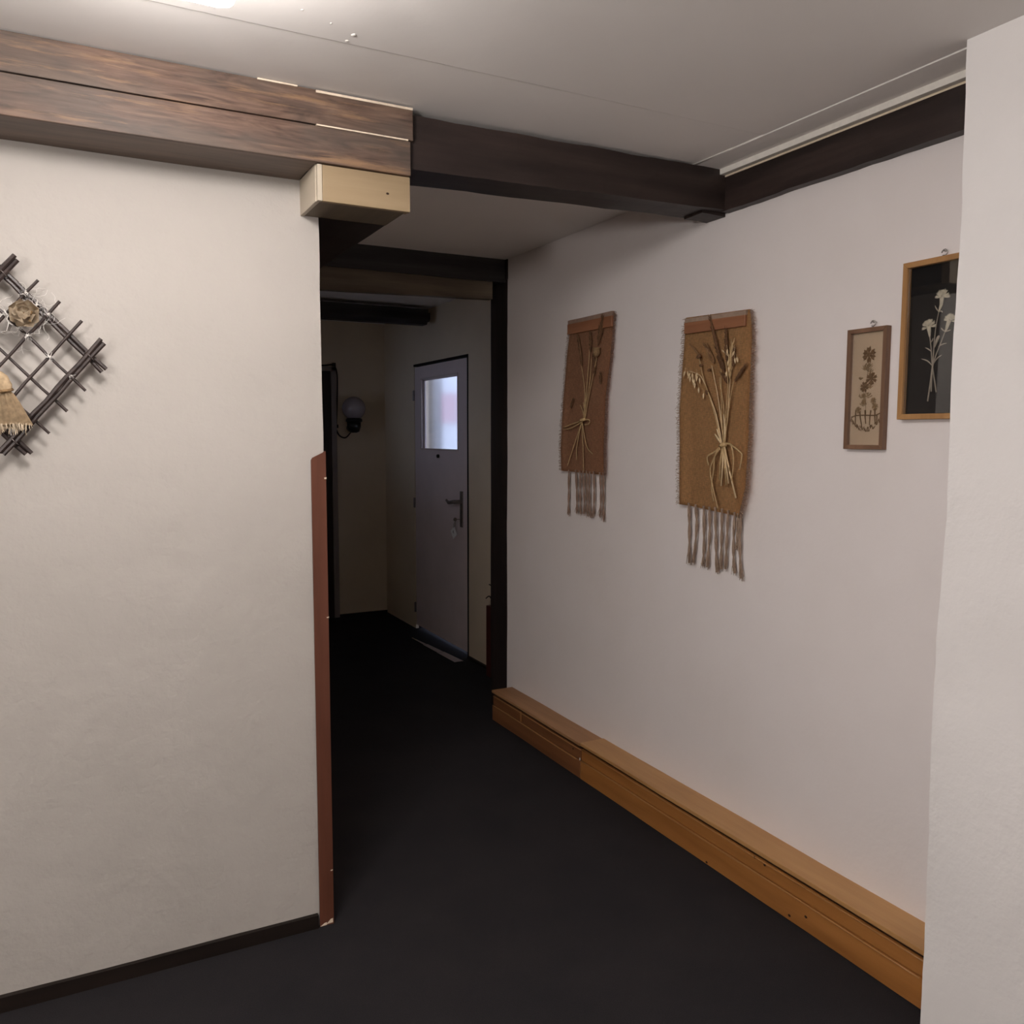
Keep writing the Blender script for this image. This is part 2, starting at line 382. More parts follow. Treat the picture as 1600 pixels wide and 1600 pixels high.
# thin skirting in the passage
obj('baseboard_far', B((.66, 6.735, 0), (2.318, 6.752, .02), .002), M['skirt'], kind='structure')
obj('baseboard_right', B((2.303, 4.15, 0), (2.322, 5.08, .018), .002), M['skirt'], kind='structure')
# varnished angle strip protecting the wall corner, top cut on the slant
bm = bmesh.new()
prism(bm, [(.6165, 2.4505, .0), (.6165, 2.4505, 1.424), (.6205, 2.4505, 1.431), (.6595, 2.4505, 1.450), (.6595, 2.4505, .0)], (0, .006, 0))
prism(bm, [(.6545, 2.4565, .0), (.6545, 2.4565, 1.448), (.6595, 2.4565, 1.450), (.6595, 2.4565, 0)], (0, .034, 0))
tr = obj('trim_1', bm, M['corner'], kind='structure')
for z0, z1, x in ((0.001, .010, .6345), (.004, .018, .6535), (1.368, 1.374, .6575), (.955, .959, .6575), (.17, .174, .6555)):
    bm = bmesh.new(); prism(bm, [(x - (.017 if z1 < .02 else .003), 2.4495, z0), (x + .003, 2.4495, z0 + .001), (x + .003, 2.4495, z1), (x - .004, 2.4495, z1 - .001)], (0, .0012, 0))
    obj('paint_chip', bm, M['raw_edge'], tr)
# white moulding where the ceiling meets the dark beam
obj('trim_2', B((1.972, 1.2, ZC - .021), (1.993, 2.335, ZC - .001), .002), M['moulding'], kind='structure')
obj('trim_3', B((1.994, 1.2, ZC - .026), (2.03, 2.30, ZC - .004), .001), M['wall_back'], kind='structure')

# ------------------------------------------------------------------ door_1 at the end of the passage
d1 = obj('door_1', bmesh.new(), M['door_paint'], kind='structure')
bmd = bmesh.new()
WY0, WY1, WZ0, WZ1 = 5.262, 5.935, 1.395, 1.905
X0, X1 = 2.322, 2.362
LY0, LY1, LZ0, LZ1 = 5.112, 6.065, .034, 2.000
for lo, hi in (((X0, LY0, LZ0), (X1, WY0, LZ1)), ((X0, WY1, LZ0), (X1, LY1, LZ1)), ((X0, WY0, LZ0), (X1, WY1, WZ0)), ((X0, WY0, WZ1), (X1, WY1, LZ1))): box(bmd, lo, hi)
bmesh.ops.remove_doubles(bmd, verts=bmd.verts, dist=1e-5); bmd.to_mesh(d1.data); bmd.free()
bm = bmesh.new()
for lo, hi in (((2.318, 5.085, 0), (2.375, 5.104, 2.02)), ((2.318, 5.085, 2.006), (2.375, 6.08, 2.022)), ((2.345, 6.067, 0), (2.375, 6.08, 2.02)), ((2.364, 5.10, .034), (2.40, 5.118, 2.02)), ((2.364, 6.058, .034), (2.40, 6.075, 2.02))): box(bm, lo, hi)
obj('door_frame', bm, M['door_gap'], d1)
bm = bmesh.new()
for lo, hi in (((2.316, WY1 - .012, WZ0 - .004), (2.330, WY1 + .008, WZ1 + .006)), ((2.316, WY0 - .004, WZ1 - .004), (2.326, WY1, WZ1 + .008)), ((2.314, WY0 - .004, WZ0 - .008), (2.328, WY1, WZ0 + .003)), ((2.318, WY0 - .006, WZ0), (2.330, WY0 + .004, WZ1))): box(bm, lo, hi, .0015)
obj('glazing_bead', bm, M['door_bead'], d1)
bm = bmesh.new()
for lo, hi in (((2.338, WY1 - .030, WZ0), (2.350, WY1 - .001, WZ1)), ((2.338, WY0, WZ1 - .012), (2.350, WY1, WZ1 - .001)),): box(bm, lo, hi)
obj('inner_rebate', bm, M['door_paint'], d1)
obj('pane', B((2.343, WY0 - .002, WZ0 - .002), (2.347, WY1 + .002, WZ1 + .002)), M['frosted'], d1)
bm = bmesh.new(); lathe(bm, [(.013, 0), (.013, -.012), (.010, -.016)], (2.322, 5.60, 1.345), 12, 'x'); obj('door_peg', bm, M['black_plastic'], d1)
for z in (1.79, .98, .17):
    bm = bmesh.new(); tube(bm, [(2.314, 6.068, z - .038), (2.314, 6.068, z + .038)], .008, 8); obj('hinge', bm, M['metal_dark'], d1)
obj('handle_plate', B((2.314, 5.178, .875), (2.323, 5.218, 1.118), .003), M['metal_dark'], d1)
bm = bmesh.new(); tube(bm, smooth_path([(2.318, 5.198, 1.048), (2.272, 5.198, 1.048), (2.258, 5.215, 1.047), (2.255, 5.27, 1.040), (2.258, 5.315, 1.052)], 4), [.011] * 8 + [.010] * 6 + [.008] * 3, 8, flat=(1, 1, 1.25))
obj('door_handle', bm, M['metal_dark'], d1, True)
# key left in the lock with a white tag
key = thing('door_key', (2.30, 5.20, .93), 'small key in the lock of the lilac-white passage door, with white tag', 'key')
bm = bmesh.new(); tube(bm, [(2.318, 5.20, .93), (2.284, 5.20, .93)], .003, 6); lathe(bm, [(.0125, -.0015), (.0125, .0015)], (2.272, 5.20, .930), 14, 'y'); obj('key_blade', bm, M['metal_dark'], key)
bm = bmesh.new(); tube(bm, smooth_path([(2.272, 5.20, .92), (2.268, 5.212, .895), (2.272, 5.222, .868), (2.276, 5.208, .895), (2.272, 5.20, .92)], 4), .0022, 5); obj('key_ring', bm, M['metal'], key)
bm = bmesh.new(); c = Vector((2.27, 5.222, .838)); s = .041
prism(bm, [c + Vector((0, math.cos(a) * s * 1.25, math.sin(a) * s * 1.05)) for a in (.15, 1.65, 3.3, 4.85)], (.003, 0, 0)); tg = obj('key_tag', bm, M['tag'], key)
bm = bmesh.new(); box(bm, (2.2685, 5.2195, .833), (2.2695, 5.2225, .853)); box(bm, (2.2685, 5.2225, .848), (2.2695, 5.2275, .851)); box(bm, (2.2685, 5.232, .840), (2.2695, 5.238, .843)); obj('tag_number', bm, M['ink'], tg)
# bright metal strip shaped to stand for the daylight streak under the door
bm = bmesh.new()
for y0, y1, w0, w1 in ((5.02, 5.30, .066, .052), (5.295, 5.55, .046, .036), (5.545, 5.78, .024, .012)):
    xa = 2.218 - (y0 - 5.02) * .055; xb = 2.218 - (y1 - 5.02) * .055
    prism(bm, [(xa - w0 / 2, y0, .0005), (xa + w0 / 2, y0, .0005), (xb + w1 / 2, y1, .0005), (xb - w1 / 2, y1, .0005)], (0, 0, .0045))
obj('light_streak_strip', bm, M['strip'], kind='structure')

# ------------------------------------------------------------------ door_2, at the left of the far wall
d2 = obj('door_2', B((.95, 6.728, 0), (1.862, 6.752, 2.0), .003), M['door_dark'], kind='structure')
bm = bmesh.new(); box(bm, (1.862, 6.722, 0), (1.905, 6.752, 2.035), .003); box(bm, (.9, 6.722, 2.0), (1.905, 6.752, 2.035), .003)
for z0, z1 in ((.16, .88), (1.02, 1.86)):
    for x0, x1 in ((1.04, 1.36), (1.46, 1.78)):
        obj('door_panel', B((x0, 6.720, z0), (x1, 6.730, z1), .008), M['door_dark'], d2)
bh = bmesh.new(); box(bh, (.97, 6.720, .93), (1.01, 6.729, 1.15), .003); tube(bh, smooth_path([(.99, 6.725, 1.07), (.99, 6.68, 1.07), (1.01, 6.67, 1.07), (1.09, 6.672, 1.07)], 3), .009, 8)
obj('door_handle', bh, M['metal_dark'], d2)
obj('door_casing', bm, M['door_case'], d2)

# ------------------------------------------------------------------ outside the passage door: daylit yard
obj('outside_ground', B((2.46, 2.5, -.06), (7, 12, -.03)), M['outside_ground'], kind='structure')
ow = obj('outside_wall', B((3.6, 3.0, -.05), (3.75, 12, 2.9)), M['outside_wall'], kind='structure')
obj('red_panel', B((3.57, 8.10, 1.62), (3.60, 8.52, 1.93)), M['outside_red'], ow)
obj('outside_post', B((2.62, 6.42, -.05), (2.70, 6.78, 2.7)), M['outside_wall'], kind='structure')

# ================================================================== TIMBERS
YB = 2.265
b1 = thing('clad_beam', (-.8, 2.36, 2.21), 'smoky brown plank-clad ceiling beam above the plain left wall', 'beam')
def plank(lo, hi, m, amp=.0011, bev=.0025, par=b1, name='plank'):
    bm = bmesh.new(); lo = Vector(lo); hi = Vector(hi); box(bm, lo, hi, bev)
    bmesh.ops.subdivide_edges(bm, edges=[e for e in bm.edges if e.calc_length() > 1.0], cuts=24)
    for v in bm.verts: v.co += fr(v.co * 2.1) * amp * 1.6
    return obj(name, bm, m, par)
plank((-3.43, YB - .001, 2.3027), (.868, YB + .020, ZC - .002), M['cladding'])
plank((-3.43, YB + .001, 2.2085), (.861, YB + .022, 2.3003), M['cladding'])
plank((-3.43, YB + .006, 2.208), (.600, 2.356, 2.228), M['clad_under'])
plank((-3.43, 2.361, 2.211), (.600, 2.466, 2.228), M['clad_under'])
obj('beam_core', B((-3.43, YB + .016, 2.215), (.845, 2.462, ZC)), M['beam_x'], b1)
for lo, hi in (((.60, YB - .0035, 2.3000), (.853, YB + .012, 2.3036)), ((.60, YB - .005, ZC - .010), (.866, YB + .010, ZC - .004)), ((.452, YB - .005, ZC - .005), (.552, YB + .01, ZC - .001))):
    obj('raw_edge', B(lo, hi), M['raw_edge'], b1)
obj('raw_edge', B((-.195, YB - .002, 2.2408), (-.155, YB + .006, 2.2422)), M['raw_edge'], b1)

# dark crossing beam from the cladding to the right wall
b2 = thing('dark_beam', (1.45, 2.35, 2.24), 'dark brown timber beam crossing under the ceiling to the right wall', 'beam')
bm = lump_box((.848, 2.283, 2.232), (2.06, 2.425, ZC - .004), .05, .004, 5, 0, .0022, 22)
for v in bm.verts:
    t = (v.co.x - .85) / 1.2
    if v.co.z < 2.3: v.co.z += .028 * t
    if v.co.z > 2.36: v.co.z -= .010 * (1 - t)
    v.co.y += 0
obj('hewn_timber', bm, M['beam_x'], b2)
bm = lump_box((1.93, 2.32, 2.248), (2.045, 2.415, 2.285), .03, .004, 9, 0, .002, 25); obj('split_end', bm, M['beam_x'], b2)
# dark wall beam running towards the camera
b3 = thing('dark_beam', (2.05, 1.8, 2.26), 'dark timber beam along the top of the right wall above the pictures', 'beam')
bm = lump_box((1.997, 1.22, 2.256), (2.09, 2.30, ZC - .012), .05, .004, 5, 0, .0025, 24)
obj('hewn_timber', bm, M['beam_y'], b3)
# beam along the passage edge with the plywood-boxed end
b4 = thing('passage_beam', (.74, 3.2, 2.115), 'black-brown beam running from the boxed plywood end into the passage', 'beam')
obj('hewn_timber', lump_box((.606, 2.30, 2.121), (.858, 4.02, ZC), .08, .002, 4, 0, .001, 20), M['beam_y'], b4)
# plywood box
cb = thing('plywood_box_end', (.73, 2.35, 2.115), 'pale plywood box hanging under the clad beam beside the passage', 'box')
obj('front_panel', B((.6165, 2.276, 2.114), (.862, 2.292, 2.2075), .0012), M['ply'], cb)
obj('corner_batten', B((.603, 2.2745, 2.114), (.6155, 2.292, 2.2075), .0012), M['ply_side'], cb)
obj('side_panel', B((.601, 2.290, 2.114), (.612, 2.463, 2.211), .0012), M['ply_side'], cb)
obj('side_panel', B((.850, 2.292, 2.116), (.862, 2.312, 2.2075), .0012), M['ply'], cb)
obj('bottom_panel', B((.612, 2.292, 2.1145), (.852, 2.455, 2.122), .001), M['ply_shade'], cb)
bm = bmesh.new(); bmesh.ops.create_icosphere(bm, subdivisions=2, radius=.003, matrix=Matrix.Translation((.797, 2.276, 2.156)) @ Matrix.Diagonal((1.5, .3, 1, 1))); obj('screw_hole', bm, M['knot'], cb)
# second crossing beam over the passage and the lintel under it
b5 = thing('dark_beam', (1.4, 4.07, 2.28), 'black beam across the middle of the passage ceiling', 'beam')
obj('hewn_timber', lump_box((.66, 3.975, 2.282), (2.07, 4.15, ZC + .006), .07, .003, 4, 0, .0015, 18), M['beam_back'], b5)
b6 = thing('lintel', (1.4, 4.08, 2.16), 'dim brown lintel board under the black passage beam', 'lintel')
bm = lump_box((.66, 3.990, 2.186), (1.957, 4.035, 2.285), .07, .002, 4, 0, .001, 18)
for v in bm.verts:
    if v.co.z < 2.23: v.co.z += -.022 + .030 * (v.co.x - .66) / 1.3
obj('hewn_board', bm, M['lintel'], b6)
# third beam at the end of the passage, round-ended
b7 = thing('dark_beam', (1.5, 5.7, 2.29), 'black round-ended beam above the door at the passage end', 'beam')
bm = bmesh.new(); y0, y1, z0, z1, rr = 5.62, 5.76, 2.268, 2.372, .03
pf = [(y0 + rr, z0), (y1 - rr, z0), (y1, z0 + rr), (y1, z1), (y0, z1), (y0, z0 + rr)]
prism(bm, [(.66, y, z) for y, z in pf], (1.62, 0, 0)); bmesh.ops.bevel(bm, geom=[e for e in bm.edges if all(v.co.x > 2.2 for v in e.verts)], offset=.022, segments=3, affect='EDGES')
obj('hewn_timber', bm, M['beam_back'], b7)
# post where the right wall ends
ps = thing('timber_post', (2.09, 4.05, 0), 'black upright timber post at the far end of the right wall', 'post')
bm = lump_box((2.027, 3.958, 0), (2.16, 4.150, 2.30), .07, .002, 3, 0, .001, 15); obj('hewn_timber', bm, M['post'], ps)
bm = lump_box((2.022, 3.954, 2.295), (2.16, 4.150, ZC + .004), .05, .0035, 5); obj('post_head', bm, M['post'], ps)

# ================================================================== PIPE BOXING along the right wall
def boxing(y0, y1, name, label, z, dz=0, far=False):
    t = thing(name, (1.97, (y0 + y1) / 2, 0), label, 'pipe boxing', 'pine pipe boxing along the right wall')
    def pl(nm, lo, hi, m, bev=.002, amp=.0012):
        bm = bmesh.new(); box(bm, lo, hi, bev)
        bmesh.ops.subdivide_edges(bm, edges=[e for e in bm.edges if abs((e.verts[0].co - e.verts[1].co).y) > .5], cuts=16)
        for v in bm.verts: v.co += fr(v.co * 2.6 + Vector((3, 1, dz * 50))) * amp * 1.5
        return obj(nm, bm, m, t)
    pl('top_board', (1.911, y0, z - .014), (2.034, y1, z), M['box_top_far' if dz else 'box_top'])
    pl('shadow_gap', (1.928, y0 + .002, z - .034), (1.95, y1 - .002, z - .012), M['knot'])  # solid near-black strip stands in for shade under the top board
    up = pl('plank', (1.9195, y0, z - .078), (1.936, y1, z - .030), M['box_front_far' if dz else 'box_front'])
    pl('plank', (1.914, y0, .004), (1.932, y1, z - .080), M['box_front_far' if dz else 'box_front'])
    bm = bmesh.new(); tube(bm, [(1.9185, y, z - .033 + .0007 * math.sin(y * 9)) for y in [y0 + .004 + (y1 - y0 - .008) * i / 20 for i in range(21)]], .0024, 8, flat=(.8, 1, 1)); obj('bead', bm, M['bead'], t, True)
    bm = bmesh.new(); tube(bm, [(1.9145, y, z - .081 + .001 * math.sin(y * 7 + 1)) for y in [y0 + .03 + (y1 - y0 - .034) * i / 20 for i in range(21)]], .0028, 8, flat=(.8, 1, 1)); obj('bead', bm, M['bead'], t, True)
    obj('carcass', B((1.934, y0 + .003, .002), (2.028, y1 - .003, z - .016)), M['box_front'], t)
    return t
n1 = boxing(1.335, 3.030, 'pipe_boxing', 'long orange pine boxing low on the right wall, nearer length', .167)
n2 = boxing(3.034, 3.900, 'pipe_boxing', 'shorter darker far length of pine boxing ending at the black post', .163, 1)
for par, y, z, x in ((n1, 1.93, .128, 1.9185), (n1, 1.975, .133, 1.9185), (n1, 1.815, .020, 1.9135), (n1, 1.75, .050, 1.9135), (n2, 3.10, .115, 1.9185), (n1, 2.20, .012, 1.9135)):
    bm = bmesh.new(); bmesh.ops.create_icosphere(bm, subdivisions=2, radius=.0042, matrix=Matrix.Translation((x, y, z)) @ Matrix.Diagonal((.35, 1.3, 1, 1))); obj('knot', bm, M['knot'], par)
bm = bmesh.new(); bmesh.ops.create_icosphere(bm, subdivisions=2, radius=.005, matrix=Matrix.Translation((1.917, 3.04, .088)) @ Matrix.Diagonal((.4, .7, 1.6, 1))); obj('filler_spot', bm, M['moulding'], n2)
for y in (3.585,):
    obj('joint_strip', B((1.9155, y, .088), (1.919, y + .006, .138)), M['bead'], n2)

# ================================================================== CEILING LAMP AND ADDED FILL GLOBE
t = thing('ceiling_lamp', (.17, 1.52, ZC), 'glowing flat white ceiling lamp at the top edge, in front of the clad beam', 'lamp')
obj('lamp_housing', B((.04, 1.45, ZC - .03), (.27, 1.61, ZC + .002), .004), M['lamp_body'], t)
obj('diffuser', B((.01, 1.41, ZC - .15), (.290, 1.638, ZC - .028), .03), M['lamp_main'], t, True)
t = thing('ceiling_lamp', (GX, GY, ZC), 'added fill globe on a short rod, unseen over the landing left of the camera', 'lamp')
bm = bmesh.new(); lathe(bm, [(.06, -.02), (.055, -.03), (.012, -.035), (.010, GZ - ZC + .15)], (GX, GY, ZC + .012), 20); obj('ceiling_rose', bm, M['lamp_body'], t, True)
bm = bmesh.new(); bmesh.ops.create_uvsphere(bm, u_segments=32, v_segments=18, radius=.16, matrix=Matrix.Translation((GX, GY, GZ))); obj('globe', bm, M['lamp_fill'], t, True)  # globe added out of view to brighten walls and ceiling

# ================================================================== WALL SCONCE on the far wall
sc = thing('wall_lamp', (2.02, 6.74, 1.60), 'unlit opal globe wall lamp with dark socket beside the far doorway', 'lamp')
bm = bmesh.new(); bmesh.ops.create_uvsphere(bm, u_segments=28, v_segments=16, radius=.093, matrix=Matrix.Translation((2.018, 6.63, 1.705))); obj('globe', bm, M['globe'], sc, True)
bm = bmesh.new(); lathe(bm, [(.052, -.03), (.066, -.026), (.066, -.008), (.058, 0), (.050, .004)], (2.018, 6.63, 1.625), 24); obj('collar', bm, M['black_plastic'], sc, True)
bm = bmesh.new(); lathe(bm, [(.02, -.105), (.042, -.095), (.054, -.06), (.056, -.02)], (2.018, 6.63, 1.615), 24); tube(bm, [(2.018, 6.63, 1.55), (2.018, 6.745, 1.55)], .03, 10); obj('socket', bm, M['black_plastic'], sc, True)
bm = bmesh.new(); tube(bm, smooth_path([(1.60, 6.738, 2.046), (1.80, 6.738, 2.044), (1.885, 6.738, 2.054), (1.905, 6.738, 2.03), (1.918, 6.738, 1.95), (1.912, 6.738, 1.72), (1.905, 6.738, 1.585), (1.905, 6.738, 1.535), (1.93, 6.73, 1.485), (1.97, 6.70, 1.472), (2.01, 6.68, 1.52)], 5), .006, 6); obj('cable', bm, M['cable'], sc, True)
for x, z in ((1.893, 2.053), (1.906, 1.562)):
    obj('cable_clip', B((x - .012, 6.724, z - .014), (x + .012, 6.75, z + .014), .003), M['cable'], sc)

# ================================================================== red stand and twigs half hidden behind the post
rs = thing('plant_stand', (2.29, 4.61, 0), 'dark red upright stand with dry twigs showing behind the black post', 'plant stand')
bm = bmesh.new(); box(bm, (2.245, 4.56, 0), (2.314, 4.665, .445), .004); obj('red_box', bm, M['red_dark'], rs)
for pts in ([(2.29, 4.61, .42), (2.29, 4.62, .51), (2.28, 4.64, .56), (2.262, 4.66, .575)], [(2.285, 4.62, .42), (2.28, 4.64, .47), (2.265, 4.66, .50), (2.245, 4.67, .485)], [(2.29, 4.6, .42), (2.295, 4.58, .52), (2.30, 4.56, .60)]):
    bm = bmesh.new(); tube(bm, smooth_path(pts, 4), .006, 6, .003); obj('twig', bm, M['cable'], rs, True)

# ================================================================== BURLAP WALL HANGINGS
def strand(bm, pts, r0, r1, seed, tail=True):
    """a twisted yarn ending in a frayed tuft"""
    rng = random.Random(seed); path = smooth_path(pts, 6); L = len(path)
    for k in range(2):
        pp = []
        for i, p in enumerate(path):
            a = i * .9 + k * math.pi; w_ = r0 * .7
            pp.append(p + Vector((math.cos(a) * w_, math.sin(a) * w_, 0)))
        tube(bm, pp, r0, 4, r1)
    if tail:
        e = path[-1]; d = (path[-1] - path[-4]).normalized(); s = path[int(L * .72)]
        for k in range(9):
            o_ = Vector((rng.uniform(-.5, .5), rng.uniform(-1, 1), 0)) * .0135
            tube(bm, [s + o_ * .25, s.lerp(e, .5) + o_ * .7, e + o_ + Vector((0, 0, rng.uniform(-.010, .008)))], .0014, 3, .0008)
def hanging(name, label, L, R, zt, zb, xw, mc, mf, seed, curl=.012, bow=0):
    """cloth between left and right outlines (tables of y over z) on the wall plane x = xw"""
    rng = random.Random(seed)
    zc = lerp_tab(L, (zt[0] + zb[0]) / 2)
    t = thing(name, (2.03, (zc + lerp_tab(R, (zt[0] + zb[0]) / 2)) / 2, zt[0]), label, 'wall hanging', 'burlap wall hangings with dried plants')
    bm = bmesh.new(); nu, nv = 18, 40; grid = []
    for j in range(nv + 1):
        row = []
        for i in range(nu + 1):
            u = i / nu; v = j / nv
            z = (zt[0] + (zt[1] - zt[0]) * u) * (1 - v) + (zb[0] + (zb[1] - zb[0]) * u) * v
            y = lerp_tab(L, z) * (1 - u) + lerp_tab(R, z) * u
            wob = .0016 * noise.noise(Vector((seed, 0, z * 22))) if i in (0, nu) else 0
            x = xw - .004 * noise.noise(Vector((seed, y * 6, z * 4))) * min(1, v * 6) - curl * (max(0, abs(u - .5) - .34) / .16) ** 2 * min(1, v * 2) * (.5 + v) - .004 * math.sin(v * math.pi)
            row.append(bm.verts.new((x, y + wob, z)))
        grid.append(row)
    for j in range(nv):
        for i in range(nu): bm.faces.new((grid[j][i], grid[j][i + 1], grid[j + 1][i + 1], grid[j + 1][i]))
    fcs = bm.faces[:]; r = bmesh.ops.solidify(bm, geom=fcs, thickness=.0022)
    cloth = obj('cloth', bm, mc, t, True)
    # unpicked threads along both sides
    bm = bmesh.new()
    for side, tab, sg in ((0, L, 1), (nu, R, -1)):
        n = 230
        for k in range(n):
            u = side / nu; v = (k + rng.random()) / n; z = (zt[0] + (zt[1] - zt[0]) * u) * (1 - v) + (zb[0] + (zb[1] - zb[0]) * u) * v
            y = lerp_tab(tab, z); x = xw - curl * min(1, v * 2) * (.5 + v) - .004 * math.sin(v * math.pi); ln = rng.uniform(.006, .022)
            tube(bm, [(x, y - sg * .003, z), (x - .001 + rng.uniform(-.003, .003), y + sg * ln * .6, z + rng.uniform(-.002, .002)), (x + rng.uniform(-.004, .003), y + sg * ln, z + rng.uniform(-.007, .004))], .0013, 3, .0007)
    obj('frayed_edge', bm, mf, t, kind='stuff')
    return t
def slat(t, y0, y1, z0, z1, zz0, zz1, m, mf):
    """wooden slat across the top (left y0, right y1) with the folded cloth above it"""
    bm = bmesh.new(); prism(bm, [(1.999, y0, z0), (1.999, y1, z1), (1.999, y1, z1 - zz1), (1.999, y0, z0 - zz0)], (.010, 0, 0)); bmesh.ops.bevel(bm, geom=bm.edges[:], offset=.0012, segments=1, affect='EDGES')
    obj('batten', bm, m, t)
    bm = bmesh.new(); prism(bm, [(2.002, y0, z0 + zz0 * .36), (2.002, y1, z1 + zz1 * .42), (2.002, y1 + .001, z1), (2.002, y0, z0)], (.012, 0, 0)); obj('folded_hem', bm, mf, t)
def P(x, pts, dx=0): return [(x + dx * i, y, z) for i, (y, z) in enumerate(pts)]
def ear(bm, pts, x, r, seed, n=46):
    rng = random.Random(seed); path = smooth_path([(x, y, z) for y, z in pts], 6); L = len(path)
    rad = [r * math.sin(math.pi * (.12 + .8 * i / (L - 1))) for i in range(L)]
    tube(bm, path, rad, 7)
    for k in range(n):
        i = rng.randrange(L - 1); p = path[i]; d = (path[max(0, i - 2)] - path[min(L - 1, i + 2)]).normalized(); o_ = Vector((rng.uniform(-1, .3), rng.uniform(-1, 1), rng.uniform(-.3, .3))).normalized()
        q = p + o_ * rad[i]
        tube(bm, [q, q + o_ * r * .4 + d * r * .8, q + o_ * r * .5 + d * r * 2.0], r * .22, 3, .0003)
def grain(bm, y, z, x, r, seed):
    rng = random.Random(seed); a = rng.uniform(-.5, .5); d = Vector((-.1, math.sin(a), -math.cos(a)))
    p = Vector((x, y, z)); tube(bm, [p - d * r * 1.6, p - d * r * .6, p + d * r * .6, p + d * r * 1.8], [r * .2, r * .62, r * .5, r * .08], 5)
    tube(bm, [p - d * r * 1.6, p - d * r * 3 + Vector((0, .004, .006))], .0005, 3)

L1 = [(3.308, 2.047), (3.307, 1.973), (3.327, 1.844), (3.346, 1.614), (3.366, 1.438), (3.362, 1.31)]
R1 = [(2.956, 2.02), (2.962, 1.959), (2.973, 1.816), (2.997, 1.659), (3.007, 1.444), (3.005, 1.31)]
L2 = [(2.496, 1.94), (2.502, 1.78), (2.507, 1.593), (2.499, 1.452), (2.495, 1.22)]
R2 = [(2.166, 1.925), (2.148, 1.836), (2.144, 1.668), (2.138, 1.499), (2.146, 1.328), (2.182, 1.20)]
h1 = hanging('wall_hanging', 'smaller brown burlap hanging with dried poppy and raffia tie, nearest the dark passage', L1, R1, (2.012, 2.006), (1.334, 1.328), 2.012, M['burlap_dark'], M['fray_dark'], 11, .007)
slat(h1, 3.312, 2.962, 1.992, 1.990, .045, .045, M['batten'], M['fray_dark'])
h2 = hanging('wall_hanging', 'larger tan burlap hanging with wheat, oats and straw bow, beside the two pictures', L2, R2, (1.926, 1.915), (1.243, 1.222), 2.012, M['burlap'], M['fray'], 23, .010)
slat(h2, 2.490, 2.176, 1.906, 1.897, .040, .036, M['batten'], M['fray'])

FR1 = [[(3.303, 1.339), (3.307, 1.22), (3.315, 1.133)], [(3.244, 1.342), (3.236, 1.225), (3.241, 1.149)], [(3.207, 1.34), (3.208, 1.227), (3.210, 1.146)], [(3.183, 1.341), (3.175, 1.229), (3.18, 1.149)], [(3.154, 1.342), (3.152, 1.243), (3.15, 1.142)], [(3.127, 1.34), (3.132, 1.232), (3.127, 1.137)], [(3.096, 1.341), (3.094, 1.234), (3.104, 1.145)], [(3.047, 1.34), (3.041, 1.238), (3.052, 1.146)], [(3.021, 1.341), (3.021, 1.239), (3.024, 1.134)]]
FR2 = [[(2.453, 1.251), (2.450, 1.145), (2.452, 1.028)], [(2.415, 1.248), (2.410, 1.168), (2.426, 1.032)], [(2.369, 1.246), (2.367, 1.096), (2.376, 1.027)], [(2.339, 1.246), (2.338, 1.137), (2.353, 1.026)], [(2.308, 1.247), (2.304, 1.123), (2.300, 1.015)], [(2.273, 1.244), (2.275, 1.144), (2.279, 1.029)], [(2.241, 1.241), (2.248, 1.129), (2.255, 1.033)], [(2.208, 1.237), (2.214, 1.115), (2.210, 1.025)], [(2.192, 1.235), (2.195, 1.153), (2.201, 1.109)], [(2.182, 1.232), (2.183, 1.118), (2.176, 1.012)]]
for h, F_, m_, s_, r_a in ((h1, FR1, M['fray_dark'], 100, .0031), (h2, FR2, M['fray'], 200, .0037)):
    for i, pts in enumerate(F_):
        bm = bmesh.new(); strand(bm, [(2.008 + .003 * (j), y, z) for j, (y, z) in enumerate(pts)], r_a, r_a * .8, s_ + i); obj('fringe_strand', bm, m_, h)

# dried plants on the smaller hanging
for pts in [[(3.157, 1.565), (3.141, 1.646), (3.114, 1.731), (3.104, 1.823)], [(3.157, 1.565), (3.147, 1.646), (3.127, 1.794), (3.118, 1.87)], [(3.151, 1.565), (3.129, 1.646), (3.089, 1.754), (3.060, 1.835)], [(3.163, 1.565), (3.153, 1.671), (3.172, 1.76), (3.185, 1.798)]]:
    bm = bmesh.new(); tube(bm, smooth_path(P(1.996, pts), 5), .0021, 5, .0013); obj('stalk', bm, M['straw'], h1, True)
for k, (pts, r) in enumerate((([(3.025, 1.987), (3.038, 1.937), (3.061, 1.876)], .012), ([(3.223, 1.938), (3.198, 1.867), (3.185, 1.798)], .008), ([(3.118, 1.937), (3.115, 1.897), (3.116, 1.854)], .008), ([(3.036, 1.757), (3.035, 1.739), (3.035, 1.712)], .008), ([(3.252, 1.656), (3.263, 1.641), (3.275, 1.618)], .007), ([(3.091, 1.834), (3.081, 1.791), (3.089, 1.748)], .009))):
    bm = bmesh.new(); ear(bm, pts, 1.999, r * .72, 40 + k); obj('dried_ear', bm, M['ear_dark'], h1)
bm = bmesh.new(); lathe(bm, [(.004, -.022), (.013, -.012), (.017, 0), (.014, .012), (.018, .017), (.003, .019)], (1.992, 3.058, 1.849), 12); obj('poppy_head', bm, M['sprig_brown'], h1, True)
